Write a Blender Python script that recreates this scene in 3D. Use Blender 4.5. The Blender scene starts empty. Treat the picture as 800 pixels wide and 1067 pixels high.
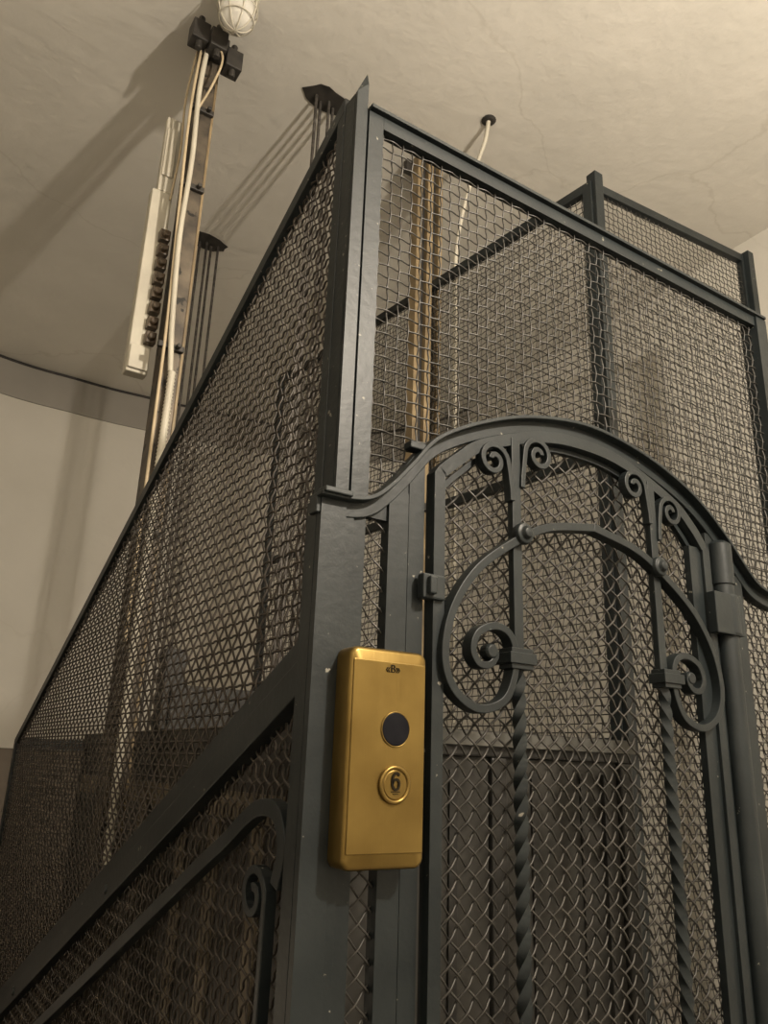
import bpy, math, random
import numpy as np
from mathutils import Vector, Matrix
random.seed(3)
S=bpy.context.scene
S.view_settings.view_transform='Standard'
COL=S.collection

# ---------------------------------------------------------------- materials
def newmat(name):
    m=bpy.data.materials.new(name); m.use_nodes=True
    nt=m.node_tree; b=nt.nodes['Principled BSDF']
    return m,nt,b
def noise_mat(name,c1,c2,scale=6,rough=.6,metal=0.,bump=.1,bscale=60,detail=6,chips=None,chip_scale=35,chip_t=.70,bdist=.002,spec=.5):
    m,nt,b=newmat(name); N=nt.nodes; L=nt.links
    tc=N.new('ShaderNodeTexCoord')
    n=N.new('ShaderNodeTexNoise'); n.inputs['Scale'].default_value=scale; n.inputs['Detail'].default_value=detail
    L.new(tc.outputs['Object'],n.inputs['Vector'])
    r=N.new('ShaderNodeValToRGB'); r.color_ramp.elements[0].position=.35; r.color_ramp.elements[1].position=.68
    r.color_ramp.elements[0].color=(*c1,1); r.color_ramp.elements[1].color=(*c2,1)
    L.new(n.outputs['Fac'],r.inputs['Fac'])
    out=r.outputs['Color']
    if chips:
        n3=N.new('ShaderNodeTexNoise'); n3.inputs['Scale'].default_value=chip_scale; n3.inputs['Detail'].default_value=4
        L.new(tc.outputs['Object'],n3.inputs['Vector'])
        r3=N.new('ShaderNodeValToRGB'); r3.color_ramp.elements[0].position=chip_t; r3.color_ramp.elements[1].position=chip_t+.03
        r3.color_ramp.elements[0].color=(0,0,0,1); r3.color_ramp.elements[1].color=(1,1,1,1)
        L.new(n3.outputs['Fac'],r3.inputs['Fac'])
        mx=N.new('ShaderNodeMixRGB'); L.new(r3.outputs['Color'],mx.inputs['Fac']); L.new(out,mx.inputs['Color1']); mx.inputs['Color2'].default_value=(*chips,1)
        out=mx.outputs['Color']
    L.new(out,b.inputs['Base Color'])
    b.inputs['Roughness'].default_value=rough; b.inputs['Metallic'].default_value=metal
    b.inputs['Specular IOR Level'].default_value=spec
    if bump:
        n2=N.new('ShaderNodeTexNoise'); n2.inputs['Scale'].default_value=bscale; n2.inputs['Detail'].default_value=4
        L.new(tc.outputs['Object'],n2.inputs['Vector'])
        bp=N.new('ShaderNodeBump'); bp.inputs['Strength'].default_value=bump; bp.inputs['Distance'].default_value=bdist
        L.new(n2.outputs['Fac'],bp.inputs['Height']); L.new(bp.outputs['Normal'],b.inputs['Normal'])
    return m
def plaster(name,c1,c2,crack=.35):
    m=noise_mat(name,c1,c2,scale=1.6,rough=.85,bump=.35,bscale=14,bdist=.01,spec=.2)
    nt=m.node_tree;N=nt.nodes;L=nt.links;b=N['Principled BSDF']
    tc=N.new('ShaderNodeTexCoord'); n=N.new('ShaderNodeTexNoise'); n.inputs['Scale'].default_value=2.2; n.inputs['Detail'].default_value=8
    L.new(tc.outputs['Object'],n.inputs['Vector'])
    v=N.new('ShaderNodeTexVoronoi'); v.feature='DISTANCE_TO_EDGE'; v.inputs['Scale'].default_value=.6
    mxv=N.new('ShaderNodeMixRGB'); mxv.inputs['Fac'].default_value=.35
    L.new(tc.outputs['Object'],mxv.inputs['Color1']); L.new(n.outputs['Color'],mxv.inputs['Color2']); L.new(mxv.outputs['Color'],v.inputs['Vector'])
    r=N.new('ShaderNodeValToRGB'); r.color_ramp.elements[0].position=.0; r.color_ramp.elements[0].color=(.72,.70,.66,1); r.color_ramp.elements[1].position=.003; r.color_ramp.elements[1].color=(1,1,1,1)
    L.new(v.outputs['Distance'],r.inputs['Fac'])
    old=b.inputs['Base Color'].links[0].from_socket
    mm=N.new('ShaderNodeMixRGB'); mm.blend_type='MULTIPLY'; mm.inputs['Fac'].default_value=crack
    L.new(old,mm.inputs['Color1']); L.new(r.outputs['Color'],mm.inputs['Color2']); L.new(mm.outputs['Color'],b.inputs['Base Color'])
    return m
M_iron=noise_mat('painted_iron',(.008,.011,.012),(.015,.019,.020),scale=9,rough=.45,bump=.3,bscale=70,chips=(.20,.19,.16),chip_scale=60,chip_t=.71,spec=.32)
M_wire=noise_mat('mesh_wire',(.025,.024,.021),(.050,.046,.040),scale=20,rough=.42,metal=.2,bump=0,spec=.4)
M_wireb=noise_mat('mesh_wire_brown',(.026,.020,.015),(.050,.040,.030),scale=20,rough=.45,metal=.2,bump=0)
M_ceil=plaster('ceiling_plaster',(.60,.575,.52),(.67,.64,.58))
M_wall=plaster('wall_plaster',(.57,.545,.49),(.62,.595,.54),.15)
M_band=noise_mat('frieze_shade',(.25,.235,.21),(.30,.28,.25),scale=2,rough=.8,bump=.1)  # frieze band, with the shade of the cove put into its gray-brown
M_dado=noise_mat('dado_paint',(.12,.10,.075),(.16,.13,.10),scale=2,rough=.6,bump=.1)
M_stone=noise_mat('stair_stone',(.18,.165,.145),(.26,.24,.21),scale=14,rough=.45,bump=.05)
M_steel=noise_mat('rail_steel',(.05,.042,.035),(.14,.115,.085),scale=14,rough=.5,metal=.4,bump=.2,chips=(.02,.018,.015),chip_scale=20,chip_t=.60)
M_railb=noise_mat('rail_wood_brown',(.15,.11,.06),(.30,.225,.125),scale=10,rough=.5,bump=.1)
M_dark=noise_mat('dark_metal',(.015,.014,.012),(.04,.035,.03),scale=20,rough=.6,bump=.2)
M_rope=noise_mat('steel_rope',(.05,.045,.04),(.12,.11,.10),scale=60,rough=.5,metal=.5,bump=0)
M_white=noise_mat('white_plastic',(.44,.41,.34),(.54,.51,.42),scale=8,rough=.5,bump=.03)
M_cream=noise_mat('cream_cable',(.42,.34,.22),(.52,.43,.29),scale=12,rough=.5,bump=0)
M_knob=noise_mat('bakelite_terminal',(.05,.035,.02),(.10,.07,.045),scale=30,rough=.4,bump=0)
M_car=noise_mat('car_panel',(.022,.021,.018),(.04,.037,.032),scale=4,rough=.5,bump=.05)
M_stile=noise_mat('car_wood_stile',(.13,.105,.07),(.20,.165,.115),scale=7,rough=.5,bump=.05)
M_carb=noise_mat('car_frame',(.014,.014,.013),(.028,.026,.023),scale=6,rough=.45,bump=.05)
M_black=noise_mat('black_button',(.004,.004,.006),(.008,.008,.010),scale=40,rough=.6,bump=0,spec=.08)
M_engr=noise_mat('engraving',(.008,.006,.003),(.015,.010,.004),scale=40,rough=.7,bump=0,spec=.1)
def brass():
    m,nt,b=newmat('brushed_brass');N=nt.nodes;L=nt.links
    tc=N.new('ShaderNodeTexCoord');mp=N.new('ShaderNodeMapping');mp.inputs['Scale'].default_value=(260,60,5)
    L.new(tc.outputs['Object'],mp.inputs['Vector'])
    n=N.new('ShaderNodeTexNoise');n.inputs['Scale'].default_value=1;n.inputs['Detail'].default_value=6;L.new(mp.outputs['Vector'],n.inputs['Vector'])
    n2=N.new('ShaderNodeTexNoise');n2.inputs['Scale'].default_value=12;n2.inputs['Detail'].default_value=7;L.new(tc.outputs['Object'],n2.inputs['Vector'])
    r=N.new('ShaderNodeValToRGB');r.color_ramp.elements[0].color=(.165,.108,.030,1);r.color_ramp.elements[1].color=(.235,.160,.048,1)
    r.color_ramp.elements[0].position=.3;r.color_ramp.elements[1].position=.7
    L.new(n2.outputs['Fac'],r.inputs['Fac']);L.new(r.outputs['Color'],b.inputs['Base Color'])
    b.inputs['Metallic'].default_value=.85
    mr=N.new('ShaderNodeMapRange');mr.inputs['To Min'].default_value=.24;mr.inputs['To Max'].default_value=.42
    L.new(n.outputs['Fac'],mr.inputs['Value']);L.new(mr.outputs['Result'],b.inputs['Roughness'])
    bp=N.new('ShaderNodeBump');bp.inputs['Strength'].default_value=.25;bp.inputs['Distance'].default_value=.0005
    L.new(n.outputs['Fac'],bp.inputs['Height']);L.new(bp.outputs['Normal'],b.inputs['Normal'])
    return m
M_brass=brass()
mg,nt,b=newmat('lamp_glass');b.inputs['Base Color'].default_value=(.9,.88,.82,1);b.inputs['Roughness'].default_value=.15;b.inputs['Transmission Weight'].default_value=.55
M_glass=mg
me,nt,b=newmat('opal_globe');b.inputs['Base Color'].default_value=(1,.95,.85,1);b.inputs['Emission Color'].default_value=(1,.84,.64,1);b.inputs['Emission Strength'].default_value=20
M_emit=me

# ---------------------------------------------------------------- mesh builder
class MB:
    def __init__(s): s.v=[];s.f=[];s.n=0
    def add(s,v,f):
        s.v.append(np.asarray(v,float)); s.f.append(np.asarray(f,int)+s.n); s.n+=len(v)
    def box(s,lo,hi):
        x0,y0,z0=lo;x1,y1,z1=hi
        v=[(x0,y0,z0),(x1,y0,z0),(x1,y1,z0),(x0,y1,z0),(x0,y0,z1),(x1,y0,z1),(x1,y1,z1),(x0,y1,z1)]
        s.add(v,[(0,3,2,1),(4,5,6,7),(0,1,5,4),(1,2,6,5),(2,3,7,6),(3,0,4,7)])
    def quadprism(s,pts,off):
        p=np.array(pts,float);v=np.vstack([p,p+np.array(off)])
        s.add(v,[(0,1,2,3),(7,6,5,4),(0,4,5,1),(1,5,6,2),(2,6,7,3),(3,7,4,0)])
    def sweep(s,pts,nrm,w,d,w2=None,closed=False,twist=0.):
        P=np.array(pts,float);n=len(P);nrm=np.array(nrm,float);nrm/=np.linalg.norm(nrm)
        T=np.gradient(P,axis=0);T/=np.linalg.norm(T,axis=1)[:,None]+1e-12
        Sd=np.cross(np.tile(nrm,(n,1)),T);Sd/=np.linalg.norm(Sd,axis=1)[:,None]+1e-12
        W=np.linspace(w,w2 if w2 is not None else w,n)[:,None]/2
        a=np.linspace(0,twist,n)[:,None]
        U=np.cos(a)*Sd+np.sin(a)*nrm;V=-np.sin(a)*Sd+np.cos(a)*nrm
        ring=[P+U*W+V*d/2,P-U*W+V*d/2,P-U*W-V*d/2,P+U*W-V*d/2]
        v=np.stack(ring,1).reshape(-1,3)
        f=[]
        for i in range(n-1):
            j=i+1
            for k in range(4):
                f.append((i*4+k,i*4+(k+1)%4,j*4+(k+1)%4,j*4+k))
        f.append((3,2,1,0));e=(n-1)*4;f.append((e,e+1,e+2,e+3))
        s.add(v,f)
    def tube(s,pts,r,k=8,cap=True):
        P=np.array(pts,float);n=len(P)
        T=np.gradient(P,axis=0);T/=np.linalg.norm(T,axis=1)[:,None]+1e-12
        ref=np.array([0,0,1.]) if abs(T[0][2])<.9 else np.array([1.,0,0])
        A=np.cross(T,ref);
        a=A[0]/np.linalg.norm(A[0]);As=[]
        for t in T:
            a=a-t*(a@t);a/=np.linalg.norm(a);As.append(a.copy())
        A=np.array(As);B=np.cross(T,A)
        R=(np.full(n,r) if np.isscalar(r) else np.array(r))[:,None,None]
        ang=np.arange(k)*2*math.pi/k
        v=(P[:,None,:]+R*(np.cos(ang)[None,:,None]*A[:,None,:]+np.sin(ang)[None,:,None]*B[:,None,:])).reshape(-1,3)
        i=np.arange(n-1)[:,None];q=np.arange(k)[None,:];q2=(q+1)%k
        f=np.stack([i*k+q,i*k+q2,(i+1)*k+q2,(i+1)*k+q],-1).reshape(-1,4)
        s.add(v,f)
        if cap and n>1:
            for e in (0,n-1):
                c=np.vstack([v[e*k:(e+1)*k],P[e]])
                s.add(c,[(q,(q+1)%k,k,k) for q in range(k)])
    def lathe(s,prof,c,axis='z',k=32):
        v=[];n=len(prof)
        for r,h in prof:
            for q in range(k):
                t=2*math.pi*q/k
                if axis=='z': v.append((c[0]+r*math.cos(t),c[1]+r*math.sin(t),c[2]+h))
                elif axis=='y': v.append((c[0]+r*math.cos(t),c[1]+h,c[2]+r*math.sin(t)))
                else: v.append((c[0]+h,c[1]+r*math.cos(t),c[2]+r*math.sin(t)))
        f=[(i*k+q,i*k+(q+1)%k,(i+1)*k+(q+1)%k,(i+1)*k+q) for i in range(n-1) for q in range(k)]
        s.add(v,f)
    def obj(s,name,mat,parent=None,smooth=False,bevel=0.,sharp=0):
        V=np.vstack(s.v);F=[]
        for blk in s.f:
            for q in blk.tolist():
                if len(q)==4 and q[2]==q[3]: q=q[:3]
                F.append(q)
        me=bpy.data.meshes.new(name);me.from_pydata(V.tolist(),[],F);me.update()
        o=bpy.data.objects.new(name,me);COL.objects.link(o);me.materials.append(mat)
        if smooth or sharp: me.polygons.foreach_set('use_smooth',[True]*len(me.polygons))
        if sharp: me.set_sharp_from_angle(angle=math.radians(sharp))
        if bevel:
            bm=o.modifiers.new('b','BEVEL');bm.width=bevel;bm.segments=2;bm.limit_method='ANGLE'
        if parent: o.parent=parent
        return o
def empty(name):
    e=bpy.data.objects.new(name,None);e.empty_display_size=.1;COL.objects.link(e);return e
def cat(pts,k=8):
    P=[np.array(p,float) for p in pts];P=[2*P[0]-P[1]]+P+[2*P[-1]-P[-2]];out=[]
    for i in range(1,len(P)-2):
        for j in range(k):
            t=j/k
            out.append(.5*((2*P[i])+(-P[i-1]+P[i+1])*t+(2*P[i-1]-5*P[i]+4*P[i+1]-P[i+2])*t*t+(-P[i-1]+3*P[i]-3*P[i+1]+P[i+2])*t**3))
    out.append(P[-2]);return out

# ---- woven crimped wire mesh clipped to polygon in (u,v) plane
def clip(poly,o,d):
    ts=[];n=len(poly)
    for i in range(n):
        a=poly[i];b=poly[(i+1)%n];e=b-a
        den=d[0]*e[1]-d[1]*e[0]
        if abs(den)<1e-12: continue
        w=a-o
        t=(w[0]*e[1]-w[1]*e[0])/den;q=(w[0]*d[1]-w[1]*d[0])/den
        if 0<=q<1: ts.append(t)
    ts.sort();return [(ts[i],ts[i+1]) for i in range(0,len(ts)-1,2)]
def weave(mb,poly,org,U,V,Nn,ang=0.,s=.024,r=.0019,amp=.0024,spp=4,inpl=0.):
    poly=[np.array(p,float) for p in poly];org=np.array(org,float);U=np.array(U,float);V=np.array(V,float);Nn=np.array(Nn,float)
    ca,sa=math.cos(ang),math.sin(ang)
    d1=np.array([ca,sa]);d2=np.array([-sa,ca])
    A=np.array(poly)
    for fam,(d,e) in enumerate(((d1,d2),(d2,d1))):
        pr=A@e;i0=math.floor(pr.min()/s);i1=math.ceil(pr.max()/s)
        for i in range(i0,i1+1):
            o=e*(i*s+1e-7)
            for t0,t1 in clip(poly,o,d):
                if t1-t0<.006: continue
                n=max(2,int((t1-t0)/s*spp)+1)
                t=np.linspace(t0,t1,n)
                ph=np.cos(math.pi*t/s)*(1 if (i%2==0) else -1)*(1 if fam==0 else -1)
                pt=o[None,:]+t[:,None]*d[None,:]
                if inpl: pt=pt+e[None,:]*(inpl*ph)[:,None]
                W=org+pt[:,0:1]*U+pt[:,1:2]*V+Nn*(amp*ph)[:,None]
                mb.tube(W,r,4,cap=False)

X=np.array([1,0,0]);Y=np.array([0,1,0]);Z=np.array([0,0,1])
SL=.462
a0=.54

# ================================================================= ROOM SHELL
CZ=3.8; ZB=-3.0
rp=[(-1.7,-2.2)]+[tuple(p[:2]) for p in cat([(-1.7,2.6,0),(-1.5,4.0,0),(-.7,5.0,0),(.33,5.31,0),(.83,5.35,0),(1.29,5.34,0),(2.3,5.2,0),(3.0,4.85,0),(3.29,4.17,0),(3.24,3.2,0)],8)]+[(3.02,-2.2)]
def wallseg(name,pts,z0,z1,mat,inset=0.,th=.12):
    mb=MB();n=len(pts)
    Pn=np.array(pts);T=np.gradient(Pn,axis=0);T/=np.linalg.norm(T,axis=1)[:,None]
    Nn=np.stack([T[:,1],-T[:,0]],1)
    I=Pn+Nn*inset;O=Pn-Nn*th
    v=[];f=[]
    for i in range(n):
        v+= [(*I[i],z0),(*I[i],z1),(*O[i],z1),(*O[i],z0)]
    for i in range(n-1):
        for k in range(4): f.append((i*4+k,i*4+(k+1)%4,i*4+4+(k+1)%4,i*4+4+k))
    f.append((0,1,2,3));e=4*(n-1);f.append((e+3,e+2,e+1,e))
    mb.add(v,f);return mb.obj(name,mat,sharp=25)
left=[rp[0],rp[1]]
back=rp[1:-1]
right=[rp[-2],rp[-1]]
wallseg('wall_left',left,ZB,CZ,M_wall)
wb=wallseg('wall_back',back,ZB,CZ,M_wall)
wallseg('wall_right',right,ZB,CZ,M_wall)
wallseg('wall_front',[rp[-1],rp[0]],ZB,CZ,M_wall)
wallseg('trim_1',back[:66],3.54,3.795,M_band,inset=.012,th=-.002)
wallseg('trim_2',back,1.33,1.38,M_wall,inset=.025,th=-.002)
wallseg('trim_3',back,-2.9,1.33,M_dado,inset=.010,th=-.002)
wallseg('trim_4',back[:66],3.783,3.798,M_dark,inset=.02,th=-.012)
mb=MB();mb.box((-1.8,-2.3,CZ),(3.5,5.6,CZ+.15));mb.obj('ceiling',M_ceil)
mb=MB();mb.box((-1.82,-2.3,ZB-.15),(3.5,5.6,ZB));mb.obj('floor',M_stone)
mb=MB();mb.box((-1.69,-2.19,-.2),(3.0,.93,0));mb.obj('floor_landing',M_stone)

def stairs(name,x0,x1,y0,n,rise,run,z0):
    e=empty(name)
    mb=MB();mb2=MB()
    for i in range(n):
        z=z0+rise*(i+1); y=y0+run*i
        mb.box((x0,y,z-abs(rise)-.12 if rise>0 else z-.16),(x1,y+run+.02,z-.03))
        mb2.box((x0-.01,y-.025,z-.03),(x1+.01,y+run+.01,z))
    mb.obj('risers',M_stone,e);mb2.obj('treads',M_stone,e,bevel=.006)
    return e
stairs('stair_flight',-.75,.44,.96,7,-.166,.36,0)
stairs('stair_flight',1.98,2.98,1.6,9,.166,.36,0)

# ================================================================= CAGE
cage=empty('elevator_cage')
fr=MB()
fr.add([(.543,.992,1.69),(.566,.992,1.69),(.566,.992,2.50),(.543,.992,2.47),(.543,1.0,1.69),(.566,1.0,1.69),(.566,1.0,2.530),(.543,1.0,2.47)],
       [(0,1,2,3),(7,6,5,4),(0,4,5,1),(1,5,6,2),(2,6,7,3),(3,7,4,0)])
fr.box((.5425,1.0005,1.66),(.549,1.035,2.47))
fr.box((.5495,1.001,1.66),(.566,1.03,2.455))
fr.box((.569,.990,1.69),(.600,1.014,2.439))
fr.box((.6005,.990,2.412),(1.742,1.013,2.4395))
fr.box((.569,.980,2.440),(1.78,1.016,2.447))
fr.box((1.7425,.985,0),(1.785,1.03,2.439))
# lower corner post
fr.box((.517,.985,0),(.560,.998,1.68))
fr.box((.5165,.9985,0),(.527,1.03,1.68))
fr.box((.5605,.990,0),(.5765,1.012,1.685))
fr.box((.577,.994,0),(.600,1.0125,1.69))
fr.box((.640,.990,0),(.677,1.012,1.72))
fr.box((.680,.993,0),(.710,1.0125,1.78))
fr.box((.6772,1.0,0),(.6798,1.01,1.76))
fr.box((.6005,.990,.9),(.6395,1.0115,.93))
fr.box((1.445,.99,0),(1.470,1.012,1.80))
fr.box((1.53,.99,0),(1.56,1.012,1.72))
fr.box((1.71,.99,0),(1.742,1.0125,1.71))
fr.box((.711,.992,0.0),(1.444,1.0115,.04))
AO=[(.510,1.685),(.56,1.686),(.60,1.696),(.635,1.725),(.671,1.766),(.728,1.830),(.834,1.888),(.951,1.928),(1.087,1.947),(1.223,1.932),(1.34,1.897),(1.424,1.855),(1.498,1.798),(1.56,1.738),(1.60,1.708),(1.66,1.693),(1.745,1.688)]
AOc=[np.array(p) for p in cat([(x,0,z) for x,z in AO],8)]
for i in range(len(AOc)-1):
    xa,xb=AOc[i][0],AOc[i+1][0]
    if xa>=.56 and xb<=.712:
        fr.quadprism([(xa,.9955,1.668),(xb,.9955,1.668),(xb,.9955,AOc[i+1][2]-.02),(xa,.9955,AOc[i][2]-.02)],(0,.014,0))
o=fr.obj('frame_front',M_iron,cage,bevel=.0012)
mb=MB()
mb.sweep([(p[0],1.0,p[2]-.016) for p in AOc],(0,1,0),.026,.024)
mb.sweep([(p[0],.992,p[2]-.002) for p in AOc],(0,1,0),.007,.044)
mb.obj('arch_rail',M_iron,cage,bevel=.0015)
mb=MB();mb.box((.668,.975,1.795),(.70,.995,1.808));mb.box((.512,.965,1.683),(.56,.99,1.692));mb.obj('lugs',M_iron,cage,bevel=.002)
poly=[(.592,2.43),(.592,1.70)]+[(p[0],p[2]-.01) for p in AOc if .60<p[0]<1.74]+[(1.745,1.70),(1.745,2.43)]
w=MB();weave(w,poly,(0,1.004,0),X,Z,Y,0.,s=.0225,r=.0018,amp=.0019)
w.obj('wire_mesh_front',M_wire,cage,smooth=True)
w=MB()
weave(w,[(.598,0.03),(.598,1.672),(.642,1.672),(.642,.03)],(0,1.004,0),X,Z,Y,math.pi/4,s=.0225,r=.0018,amp=.0024)
weave(w,[(1.555,0.03),(1.555,1.70),(1.715,1.70),(1.715,.03)],(0,1.004,0),X,Z,Y,math.pi/4,s=.0225,r=.0018,amp=.0024)
w.obj('wire_mesh_side_slots',M_wire,cage,smooth=True)

YE=3.49
def zt(y,base): return base-SL*(y-1.0)
fl=MB()
def slantbar(base_top,h,y0,y1,x0=a0,th=.022):
    fl.quadprism([(x0,y0,zt(y0,base_top)),(x0,y1,zt(y1,base_top)),(x0,y1,zt(y1,base_top-h)),(x0,y0,zt(y0,base_top-h))],(th,0,0))
slantbar(2.505,.034,1.035,YE)
slantbar(1.515,.040,1.03,YE)
slantbar(1.469,.052,1.03,YE,a0-.012,.034)
slantbar(.50,.04,1.03,YE)
fl.box((a0+.0005,1.035,0),(a0+.02,1.06,2.46))
fl.box((a0+.0005,YE-.035,-.7),(a0+.0215,YE-.0005,zt(YE,2.50)))
for y in (1.9,2.7): fl.lathe([(0,-.006),(.009,-.005),(.012,.0)],(a0-.012,y,zt(y,1.443)),'x',14)
fl.obj('frame_stair_side',M_iron,cage,bevel=.0018)
w=MB()
weave(w,[(1.05,zt(1.05,2.49)),(YE-.02,zt(YE-.02,2.49)),(YE-.02,zt(YE-.02,1.50)),(1.05,zt(1.05,1.50))],(a0+.012,0,0),Y,Z,X,0.,s=.0230,r=.0022,amp=.0032)
w.obj('wire_mesh_stair_upper',M_wireb,cage,smooth=True)
w=MB()
weave(w,[(1.05,zt(1.05,1.43)),(YE-.02,zt(YE-.02,1.43)),(YE-.02,zt(YE-.02,.48)),(1.05,zt(1.05,.48))],(a0+.012,0,0),Y,Z,X,math.pi/4,s=.0235,r=.0021,amp=.0030)
w.obj('wire_mesh_stair_lower',M_wireb,cage,smooth=True)
mb=MB()
c=cat([(a0-.012,1.06,1.14),(a0-.012,1.045,1.19),(a0-.012,1.07,1.232),(a0-.012,1.12,1.238),(a0-.012,1.17,1.222),(a0-.012,1.25,1.18),(a0-.012,1.40,1.110),(a0-.012,2.20,.725),(a0-.012,3.4,.16)],10)
mb.sweep(c,(1,0,0),.024,.02)
def spiral(c,a_start,turns,r0,r1,sgn,n=36):
    return [(c[0]+(r0+(r1-r0)*i/n)*math.cos(a_start+sgn*2*math.pi*turns*i/n), c[1]+(r0+(r1-r0)*i/n)*math.sin(a_start+sgn*2*math.pi*turns*i/n)) for i in range(n+1)]
sp=spiral((1.13,1.12),math.pi,1.3,.040,.010,-1)
mb.sweep([(a0-.012,1.091,.95),(a0-.012,1.090,1.03)]+[(a0-.012,y,z) for y,z in sp],(1,0,0),.012,.018)
sp=spiral((1.13,.90),math.pi,1.3,.040,.010,1)
mb.sweep([(a0-.012,1.091,1.03),(a0-.012,1.090,.96)]+[(a0-.012,y,z) for y,z in sp],(1,0,0),.012,.0175)
mb.obj('scrollwork_stair_side',M_iron,cage,bevel=.0015)

A=np.array([1.74,1.48,0]);B=np.array([1.52,3.42,0]);D=(B-A);LD=np.linalg.norm(D);D/=LD;Nr=np.array([-D[1],D[0],0])
fb=MB()
def panel_frame(mb,A,D,L,z0,z1a,z1b,N,w=.035,t=.025,mids=()):
    def p(u,z): return A+D*u+Z*z
    mb.quadprism([p(0,z0),p(w,z0),p(w,z1a),p(0,z1a)],N*t)
    mb.quadprism([p(L-w,z0),p(L,z0),p(L,z1b),p(L-w,z1b)],N*t)
    mb.quadprism([p(w,z1a-w),p(L-w,z1b-w),p(L-w,z1b),p(w,z1a)],N*t)
panel_frame(fb,A,D,LD,-1.5,3.2,3.2,Nr)
A2=np.array([1.74,1.48,0]);B2=np.array([2.57,1.46,0]);D2=B2-A2;L2=np.linalg.norm(D2);D2/=L2;N2=np.array([-D2[1],D2[0],0])
panel_frame(fb,A2,D2,L2,0,3.21,3.25,N2,w=.032)
fb.box((1.722,1.462,-1.5),(1.760,1.50,3.235))
fb.box((2.55,1.44,0),(2.585,1.475,3.26))
for zz in (1.36,2.2):
    fb.quadprism([A+Z*zz,B+Z*zz,B+Z*(zz+.035),A+Z*(zz+.035)],Nr*.02)
fb.box((.56,3.44,-1.5),(1.52,3.465,-1.46));fb.box((.56,3.44,1.32),(1.52,3.465,1.36))
fb.box((1.0,3.44,-1.5),(1.03,3.465,1.32))
fb.obj('frame_rear',M_iron,cage,bevel=.0015)
w=MB()
weave(w,[(.02,-.3),(LD-.02,-.3),(LD-.02,3.18),(.02,3.18)],A+Nr*.012,D,Z,Nr,0.,s=.0235,r=.0019,amp=.0024,spp=3)
weave(w,[(.02,0.2),(L2-.02,0.2),(L2-.02,3.20),(.02,3.18)],A2+N2*.012,D2,Z,N2,0.,s=.0235,r=.0018,amp=.0022,spp=3)
weave(w,[(.57,-.2),(1.50,-.2),(1.50,1.33),(.57,1.33)],(0,3.45,0),X,Z,Y,0.,s=.0235,r=.0018,amp=.0022,spp=3)
w.obj('wire_mesh_rear',M_wire,cage,smooth=True)

# ================================================================= GATE
gate=empty('elevator_gate')
cx=1.079; C0=1.088
g=MB()
K=.987
def gx(x): return cx+(x-C0)*K
GA=[(.735,0.05),(.735,1.0),(.735,1.70),(.735,1.765),(.775,1.80),(.834,1.842),(.974,1.892),(C0,1.904),(1.202,1.892),(1.342,1.842),(1.401,1.80),(1.441,1.755),(1.441,1.70),(1.441,1.0),(1.441,.05)]
GA=[(gx(x),z) for x,z in GA]
arch=cat([(x,0,z) for x,z in GA[3:12]],8)
xl,xr=GA[0][0],GA[-1][0]
pts=[(xl,.99,.05),(xl,.99,1.0)]+[(p[0],.99,p[2]) for p in arch]+[(xr,.99,1.0),(xr,.99,.05)]
g.sweep(pts,(0,1,0),.022,.024)
pts2=[(xl+.0165,1.0,.05),(xl+.0165,1.0,1.0)]+[(cx+(p[0]-cx)*.955,1.0,p[2]-.017) for p in arch]+[(xr-.0165,1.0,1.0),(xr-.0165,1.0,.05)]
g.sweep(pts2,(0,1,0),.010,.012)
g.box((xl,.979,.05),(xr,1.0,.09))
g.box((xr-.046,.985,.05),(xr-.0105,1.0,1.76))
g.obj('gate_frame',M_iron,gate,bevel=.0015)
poly=[(xl+.007,.06)]+[(p[0],p[2]-.01) for p in arch]+[(xr-.006,.06)]
w=MB();weave(w,poly,(0,1.008,0),X,Z,Y,math.pi/4,s=.0225,r=.0021,amp=.0026)
w.obj('gate_mesh',M_wire,gate,smooth=True)
yb=.980
def mz(z): return 1.3+(z-1.3)*.985
s=MB();t=MB()
for sg in (1,-1):
    def mx(x): return cx+sg*(x-C0)*.985
    bx=.903
    s.sweep([(mx(bx),yb+.003,z) for z in np.linspace(1.87,1.47,6)],(0,1,0),.020,.014)
    zz=np.linspace(1.47,.10,420)
    t.sweep([(mx(bx),yb,z) for z in zz],(0,1,0),.0165,.0165,twist=2*math.pi*11*sg)
    xa,xb=sorted((mx(bx-.036),mx(bx+.022)))
    s.box((xa,yb-.022,1.466),(xb,yb+.016,1.484))
    xa,xb=sorted((mx(bx-.030),mx(bx+.017)))
    s.box((xa,yb-.018,1.458),(xb,yb+.014,1.492))
    R=[(C0,1.742),(.98,1.722),(.909,1.690),(.812,1.622),(.758,1.548),(.740,1.473),(.757,1.420),(.806,1.392),(.858,1.406),(.882,1.445),(.886,1.49),(.872,1.518),(.842,1.526),(.808,1.512),(.796,1.484),(.808,1.463),(.830,1.462),(.844,1.478),(.836,1.493)]
    rc=cat([(mx(x),yb-.002,mz(z)) for x,z in R],8)
    s.sweep(rc,(0,1,0),.015,.024,w2=.011)
    s.lathe([(0,-.008),(.010,-.008),(.013,-.003),(.012,.012)],(mx(.835),yb-.008,mz(1.484)),'y',16)
    def put(pl): s.sweep([(mx(x),yb,mz(z)) for x,z in pl],(0,1,0),.010,.018)
    put([(.890,1.755),(.889,1.775),(.886,1.800)]+spiral((.848,1.822),0.,1.45,.034,.007,1))
    put([(.915,1.785),(.916,1.805),(.920,1.835)]+spiral((.957,1.857),math.pi,1.45,.034,.007,-1))
    s.lathe([(0,-.016),(.008,-.015),(.012,-.008),(.018,-.006),(.020,0),(.018,.01)],(mx(.908),yb-.014,1.690),'y',24)
s.obj('gate_scrollwork',M_iron,gate,bevel=.0018)
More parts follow.
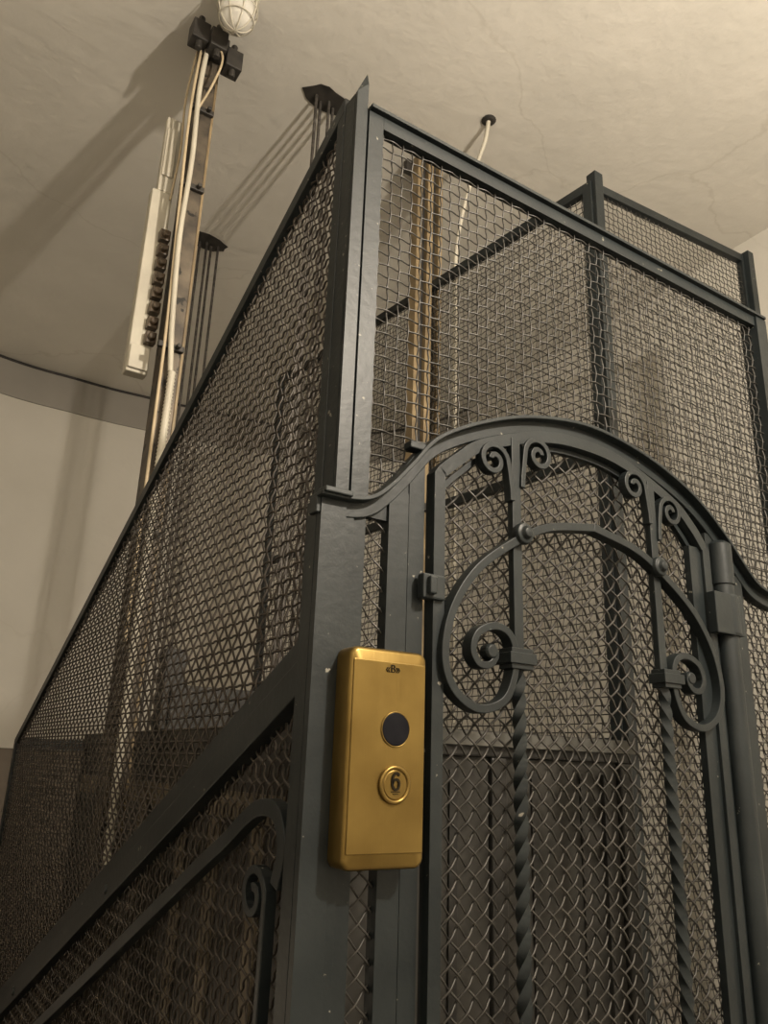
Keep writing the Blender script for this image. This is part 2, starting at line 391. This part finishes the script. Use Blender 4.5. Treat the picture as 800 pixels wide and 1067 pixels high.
t.obj('gate_twisted_bars',M_iron,gate,sharp=40)
s=MB();s.box((.695,.970,1.550),(.738,.988,1.590));s.box((.702,.960,1.556),(.716,.975,1.585));s.obj('latch',M_iron,gate,bevel=.003)
hx=1.482
s=MB()
s.lathe([(0,1.785),(.016,1.785),(.026,1.777),(.026,1.69),(.023,1.688),(.023,0.03),(0,.03)],(hx,.985,0),'z',28)
s.obj('hinge_tube',M_iron,gate,sharp=40)
s=MB();s.box((1.415,.958,1.580),(1.505,.978,1.665));s.lathe([(.0275,1.580),(.030,1.585),(.030,1.662),(.0275,1.666)],(hx,.985,0),'z',28);s.obj('hinge_plate',M_iron,gate,bevel=.0018)

# ================================================================= CALL BOX
cb=empty('call_button_panel')
x0,x1,z0,z1,yf,yk=.557,.686,1.170,1.460,.945,.984
def rrect(x0,x1,z0,z1,r,n=6):
    out=[]
    for cxx,czz,a in ((x1-r,z1-r,0),(x0+r,z1-r,90),(x0+r,z0+r,180),(x1-r,z0+r,270)):
        for i in range(n+1):
            t=math.radians(a+90*i/n);out.append((cxx+r*math.cos(t),czz+r*math.sin(t)))
    return out
def plate(mb,x0,x1,z0,z1,r,y0,y1,bev=.006):
    layers=[(y1,0),(y0+bev,0),(y0+bev*.3,bev*.3),(y0,bev)]
    k=None
    vs=[];fs=[]
    for y,ins in layers:
        pr=rrect(x0+ins,x1-ins,z0+ins,z1-ins,max(r-ins,.001));k=len(pr)
        vs+=[(x,y,z) for x,z in pr]
    for i in range(len(layers)-1):
        for q in range(k): fs.append((i*k+q,i*k+(q+1)%k,(i+1)*k+(q+1)%k,(i+1)*k+q))
    c=((x0+x1)/2,y0,(z0+z1)/2);vs.append(c);b0=(len(layers)-1)*k
    for q in range(k): fs.append((b0+q,b0+(q+1)%k,len(vs)-1,len(vs)-1))
    mb.add(vs,fs)
b=MB();plate(b,x0,x1,z0,z1,.014,yf,yk,.006);b.obj('housing',M_brass,cb,sharp=50)
b=MB();plate(b,x0+.004,x1-.004,z0+.020,z1-.018,.002,yf-.0018,yf+.004,.0012);b.obj('face_plate',M_brass,cb)
bxc=.632
def disc(c,r,y0,y1,mat,name):
    m=MB();m.lathe([(r,y1-c[1]),(r,y0-c[1]+.001),(r-.0015,y0-c[1]),(0.0001,y0-c[1])],c,'y',40)
    return m.obj(name,mat,cb,sharp=30)
disc((bxc,yf,1.350),.0225,yf-.004,yf+.002,M_black,'camera_window')
def ringo(c,R,r,name,mat):
    m=MB();k=12;n=48;v=[];f=[]
    for i in range(n):
        t=2*math.pi*i/n
        for j in range(k):
            u=2*math.pi*j/k;rr=R+r*math.cos(u)
            v.append((c[0]+rr*math.cos(t),c[1]+r*math.sin(u),c[2]+rr*math.sin(t)))
    for i in range(n):
        for j in range(k): f.append((i*k+j,i*k+(j+1)%k,((i+1)%n)*k+(j+1)%k,((i+1)%n)*k+j))
    m.add(v,f);m.obj(name,mat,cb,smooth=True)
ringo((bxc,yf-.003,1.350),.0232,.0008,'window_ring',M_brass)
ringo((bxc,yf-.004,1.277),.0225,.0032,'button_ring',M_brass)
disc((bxc,yf,1.277),.0195,yf-.006,yf+.002,M_brass,'call_button')
def text(body,size,loc,name,bold=0.):
    cu=bpy.data.curves.new(name,'FONT');cu.body=body;cu.size=size;cu.align_x='CENTER';cu.align_y='CENTER';cu.extrude=.0004;cu.offset=bold
    o=bpy.data.objects.new(name,cu);COL.objects.link(o);o.location=loc;o.rotation_euler=(math.pi/2,0,0);cu.materials.append(M_engr);o.parent=cb
# raised numeral 6 modelled as a curved stroke
yn=yf-.0068
def n6(x,z): return (bxc+x*.0062,yn,1.2815+z*.0105)
b=MB()
pl=cat([n6(.85,.72),n6(.45,.98),n6(-.15,.98),n6(-.72,.60),n6(-.92,.0),n6(-.88,-.45),n6(-.5,-.90),n6(0,-1.0),n6(.55,-.88),n6(.88,-.45),n6(.80,-.02),n6(.40,.22),n6(-.1,.22),n6(-.55,.05),n6(-.85,-.28)],8)
b.sweep(pl,(0,1,0),.0032,.002)
b.obj('numeral',M_engr,cb)
b=MB();b.box((bxc-.007,yf-.0072,1.2675),(bxc+.007,yf-.006,1.2688));b.box((bxc-.004,yf-.0072,1.2645),(bxc+.004,yf-.006,1.2656));b.obj('numeral_underline',M_engr,cb)
text('\u00abB\u00bb',.016,(bxc-.007,yf-.0026,1.432),'engraved_logo')

# ================================================================= GUIDE RAILS
gr=empty('guide_rail')
m=MB();m.box((.583,2.2105,ZB+.1),(.592,2.32,CZ));m.box((.575,2.195,ZB+.1),(.628,2.21,CZ));m.obj('angle_column',M_steel,gr,bevel=.002)
m=MB();m.box((.6405,2.24,ZB+.1),(.65,2.30,CZ));m.box((.622,2.262,ZB+.1),(.64,2.278,CZ));m.obj('tee_rail',M_railb,gr,bevel=.002)
m=MB()
for zz in (3.72,3.66,1.0):
    m.box((.560,2.17,zz),(.655,2.194,zz+.05))
for zz in (3.42,3.1,2.5,1.9):
    m.box((.550,2.178,zz),(.632,2.194,zz+.02));m.lathe([(0,-.02),(.008,-.02),(.008,0)],(.610,2.178,zz+.01),'y',8)
for (x,y,z) in ((.54,2.16,3.70),(.60,2.14,3.68),(.67,2.17,3.66)):
    m.box((x-.03,y-.03,z-.03),(x+.03,y+.03,z+.05));m.lathe([(0,-.06),(.012,-.06),(.012,.08),(0,.08)],(x,y-.01,z),'z',10)
m.obj('clamps',M_dark,gr,bevel=.004)
gr2=empty('guide_rail')
m=MB();m.box((1.545,2.25,ZB+.1),(1.570,2.30,CZ));m.box((1.598,2.25,ZB+.1),(1.626,2.2745,CZ));m.box((1.655,2.25,ZB+.1),(1.675,2.30,CZ));m.obj('rail_strips',M_railb,gr2,bevel=.002)
m=MB();m.box((1.52,2.301,CZ-.06),(1.70,2.33,CZ-.0));m.box((1.5705,2.275,ZB+.1),(1.6545,2.299,CZ));
for zz in (2.2,1.4): m.box((1.53,2.235,zz),(1.68,2.2495,zz+.03))
m.obj('rail_backing',M_dark,gr2,bevel=.002)

tr=empty('electrical_trunking')
m=MB();m.box((.492,2.30,2.45),(.56,2.345,3.14));m.box((.508,2.30,3.1405),(.563,2.33,3.45));m.obj('trunking_body',M_white,tr,bevel=.004)
m=MB();m.box((.495,2.29,2.46),(.557,2.2995,2.54));m.box((.512,2.292,3.2),(.55,2.2995,3.40));m.obj('junction_cover',M_white,tr,bevel=.003)
m=MB()
for i in range(8):
    z=2.57+i*.055
    m.box((.532,2.27,z-.020),(.566,2.2995,z+.020))
    m.lathe([(0,-.045),(.011,-.045),(.014,-.03),(.014,.0)],(.549,2.30,z),'y',12)
m.obj('terminal_knobs',M_knob,tr,bevel=.003)
m=MB()
m.tube(cat([(.585,2.17,3.78),(.568,2.165,3.5),(.575,2.17,3.2),(.567,2.165,2.9),(.580,2.17,2.6),(.595,2.17,2.42)],8),.0085,10)
zz=np.arange(2.42,1.0,-.006)
m.tube([(.597+.004*math.sin(z*3),2.17,z) for z in zz],[.0130 if i%2 else .0100 for i in range(len(zz))],10)
m.obj('white_conduit',M_white,gr,smooth=True)
m=MB()
m.tube(cat([(.562,2.18,3.75),(.550,2.18,3.4),(.556,2.175,3.0),(.568,2.18,2.6),(.570,2.18,2.2),(.572,2.18,1.6)],8),.005,8)
m.tube(cat([(.555,2.2,3.72),(.545,2.24,3.5),(.556,2.26,3.3),(.550,2.28,3.1)],8),.004,8)
m.tube(cat([(.585,2.15,3.72),(.62,2.12,3.62),(.60,2.13,3.5),(.575,2.17,3.42)],8),.004,8)
m.obj('cream_wires',M_cream,gr,smooth=True)

def ropes(name,x,y,n,dx,zb,w):
    e=empty(name);m=MB()
    for i in range(n): m.tube([(x+(i-(n-1)/2)*dx,y+(i%2)*.02,CZ-.001),(x+(i-(n-1)/2)*dx,y+(i%2)*.02,zb)],.0065,8)
    m.obj('ropes',M_rope,e,smooth=True)
    m=MB();random.seed(int(x*100))
    k=18;v=[];
    for q in range(k):
        t=2*math.pi*q/k;rr=1+random.uniform(-.08,.14);v.append((x+w*rr*math.cos(t),y+w*.6*rr*math.sin(t),CZ-.004))
    v+=[(a,b,CZ-.0005) for a,b,_ in v]
    v.append((x,y,CZ-.004));f=[(q,(q+1)%k,k+(q+1)%k,k+q) for q in range(k)]+[(q,(q+1)%k,2*k,2*k) for q in range(k)]
    m.add(v,f);m.obj('ceiling_opening',M_dark,e)
ropes('hoist_ropes',1.08,2.23,4,.028,1.505,.095)
ropes('hoist_ropes',1.02,3.36,5,.030,-2.9,.10)
fc=empty('flexible_conduit')
pth=cat([(1.67,1.94,3.80),(1.665,1.96,3.70),(1.66,2.03,3.58),(1.67,2.12,3.42),(1.69,2.18,3.25),(1.70,2.19,3.0),(1.70,2.19,2.4),(1.70,2.19,1.45)],30)
m=MB();m.tube(pth,[.0095 if i%2 else .0072 for i in range(len(pth))],10);m.obj('conduit',M_white,fc,smooth=True)
m=MB();m.lathe([(0,0),(.028,0),(.03,-.004),(.02,-.01),(0,-.01)],(1.67,1.94,CZ),'z',16);m.obj('ceiling_grommet',M_dark,fc)

bl=empty('bulkhead_lamp')
c0=(.615,2.00,3.76)
m=MB();m.lathe([(0,.04),(.065,.04),(.07,.02),(.07,.0),(.06,-.005),(0,-.005)],c0,'z',28);m.obj('lamp_base',M_white,bl,sharp=40)
m=MB();m.lathe([(.055,-.005),(.060,-.05),(.055,-.085),(.038,-.11),(.015,-.122),(0.0001,-.124)],c0,'z',28);m.obj('glass_jar',M_glass,bl,smooth=True)
m=MB()
for q in range(4):
    t_=math.pi*q/4
    pl=[]
    for i in range(25):
        u=math.pi*i/24
        pl.append((c0[0]+.068*math.cos(u)*math.cos(t_),c0[1]+.068*math.cos(u)*math.sin(t_),c0[2]-.005-.127*math.sin(u)**.8))
    m.tube(pl,.0024,6)
for h in (-.045,-.09):
    rr=.068*(1 if h>-.06 else .86);m.tube([(c0[0]+rr*math.cos(2*math.pi*i/32),c0[1]+rr*math.sin(2*math.pi*i/32),c0[2]+h) for i in range(33)],.0024,6)
m.obj('wire_guard',M_white,bl,smooth=True)

# ================================================================= ELEVATOR CAR
car=empty('elevator_car')
m=MB();m.box((.70,1.25,1.325),(1.48,3.05,1.375))
m.box((.72,2.20,1.3755),(1.48,2.29,1.50))
for x in (.70,1.42):
    m.box((x,2.2105,1.376),(x+.06,2.28,1.60))
for x in (.70,1.07,1.44):
    for y in (1.25,3.01): m.box((x,y,-.88),(x+.04,y+.04,1.3245))
m.box((.70,1.25,-.95),(1.48,3.05,-.881))
m.box((.7405,1.252,.45),(1.0695,1.275,.53));m.box((1.1105,1.252,.45),(1.4395,1.275,.53))
m.obj('car_frame',M_carb,car,bevel=.004)
m=MB();m.box((.708,1.295,-.88),(.715,3.005,1.324));m.box((1.465,1.295,-.88),(1.472,3.005,1.324));m.box((.745,3.03,-.88),(1.435,3.04,1.324))
m.box((.7405,1.262,.535),(1.069,1.272,1.324));m.box((1.111,1.262,.535),(1.439,1.272,1.324));m.box((.7405,1.262,-.88),(1.069,1.272,.445));m.box((1.111,1.262,-.88),(1.439,1.272,.445))
m.obj('car_panels',M_car,car)
m=MB()
for y in (1.50,1.72,1.92,2.25,2.55): m.box((.700,y,-.88),(.7075,y+.055,1.18))
m.box((.699,1.30,1.185),(.7075,3.0,1.24))
m.obj('car_stiles',M_stile,car,bevel=.001)
m=MB()
for x in (.84,.97,1.18,1.32): m.box((x,1.256,.54),(x+.02,1.2615,1.30))
m.box((1.385,1.25,.54),(1.395,1.2615,1.30))
m.obj('car_door_ribs',M_carb,car,bevel=.001)
m=MB();m.box((.70,1.238,1.345),(1.48,1.2495,1.372));m.obj('car_roof_edge',noise_mat('galvanised_edge',(.10,.10,.09),(.17,.165,.15),scale=8,rough=.45,metal=.5),car,bevel=.001)

# ================================================================= LIGHTS
def bulb(name,LP,watt,color,rad,up=.12,attach='ceil'):
    e=empty(name)
    m=MB();R_=.035
    m.lathe([(max(R_*math.sin(math.pi*i/16),.0001),-R_*math.cos(math.pi*i/16)) for i in range(17)],(LP[0],LP[1],LP[2]+up),'z',24);m.obj('glass_bulb',M_emit,e,smooth=True)
    m=MB()
    if attach=='ceil':
        m.tube([(LP[0],LP[1],LP[2]+up+.03),(LP[0],LP[1],CZ)],.004,8);m.lathe([(.05,0),(.045,-.03),(0,-.03)],(LP[0],LP[1],CZ),'z',20)
        m.lathe([(.018,.03),(.018,.08),(.005,.085)],(LP[0],LP[1],LP[2]+up),'z',16)
    else:
        m.tube([(LP[0],LP[1],LP[2]+up),attach],.01,8)
    m.obj('fitting',M_dark,e)
    l=bpy.data.lights.new('light','POINT');l.energy=watt;l.color=color;l.shadow_soft_size=rad
    o=bpy.data.objects.new('light',l);COL.objects.link(o);o.location=LP;o.parent=e
bulb('added_fill_lamp',(1.2,-.6,2.80),285,(1,.885,.735),.05)
bulb('added_fill_lamp',(-.9,-1.2,2.6),28,(1,.88,.73),.25)  # unseen soft fill, added to brighten the left-facing sides
bulb('stair_fill_lamp',(-1.1,4.0,.1),12,(1,.82,.60),.1,attach=(-1.6,4.0,.22))  # added out of view as fill for the lower stairwell
W=bpy.data.worlds.new('w');S.world=W;W.use_nodes=True
W.node_tree.nodes['Background'].inputs[0].default_value=(.5,.42,.33,1);W.node_tree.nodes['Background'].inputs[1].default_value=.1

# ================================================================= CAMERA
Mr=Matrix(((0.83713,-0.19517,-0.51101),(-0.54596,-0.24042,-0.80257),(0.03378,0.95085,-0.30781)))
cd=bpy.data.cameras.new('camera');c=bpy.data.objects.new('camera',cd);COL.objects.link(c)
m4=Mr.to_4x4();m4.translation=(0,0,1.3);c.matrix_world=m4
cd.sensor_fit='HORIZONTAL';cd.sensor_width=36;cd.lens=36*820/800;cd.clip_start=.02
S.camera=c
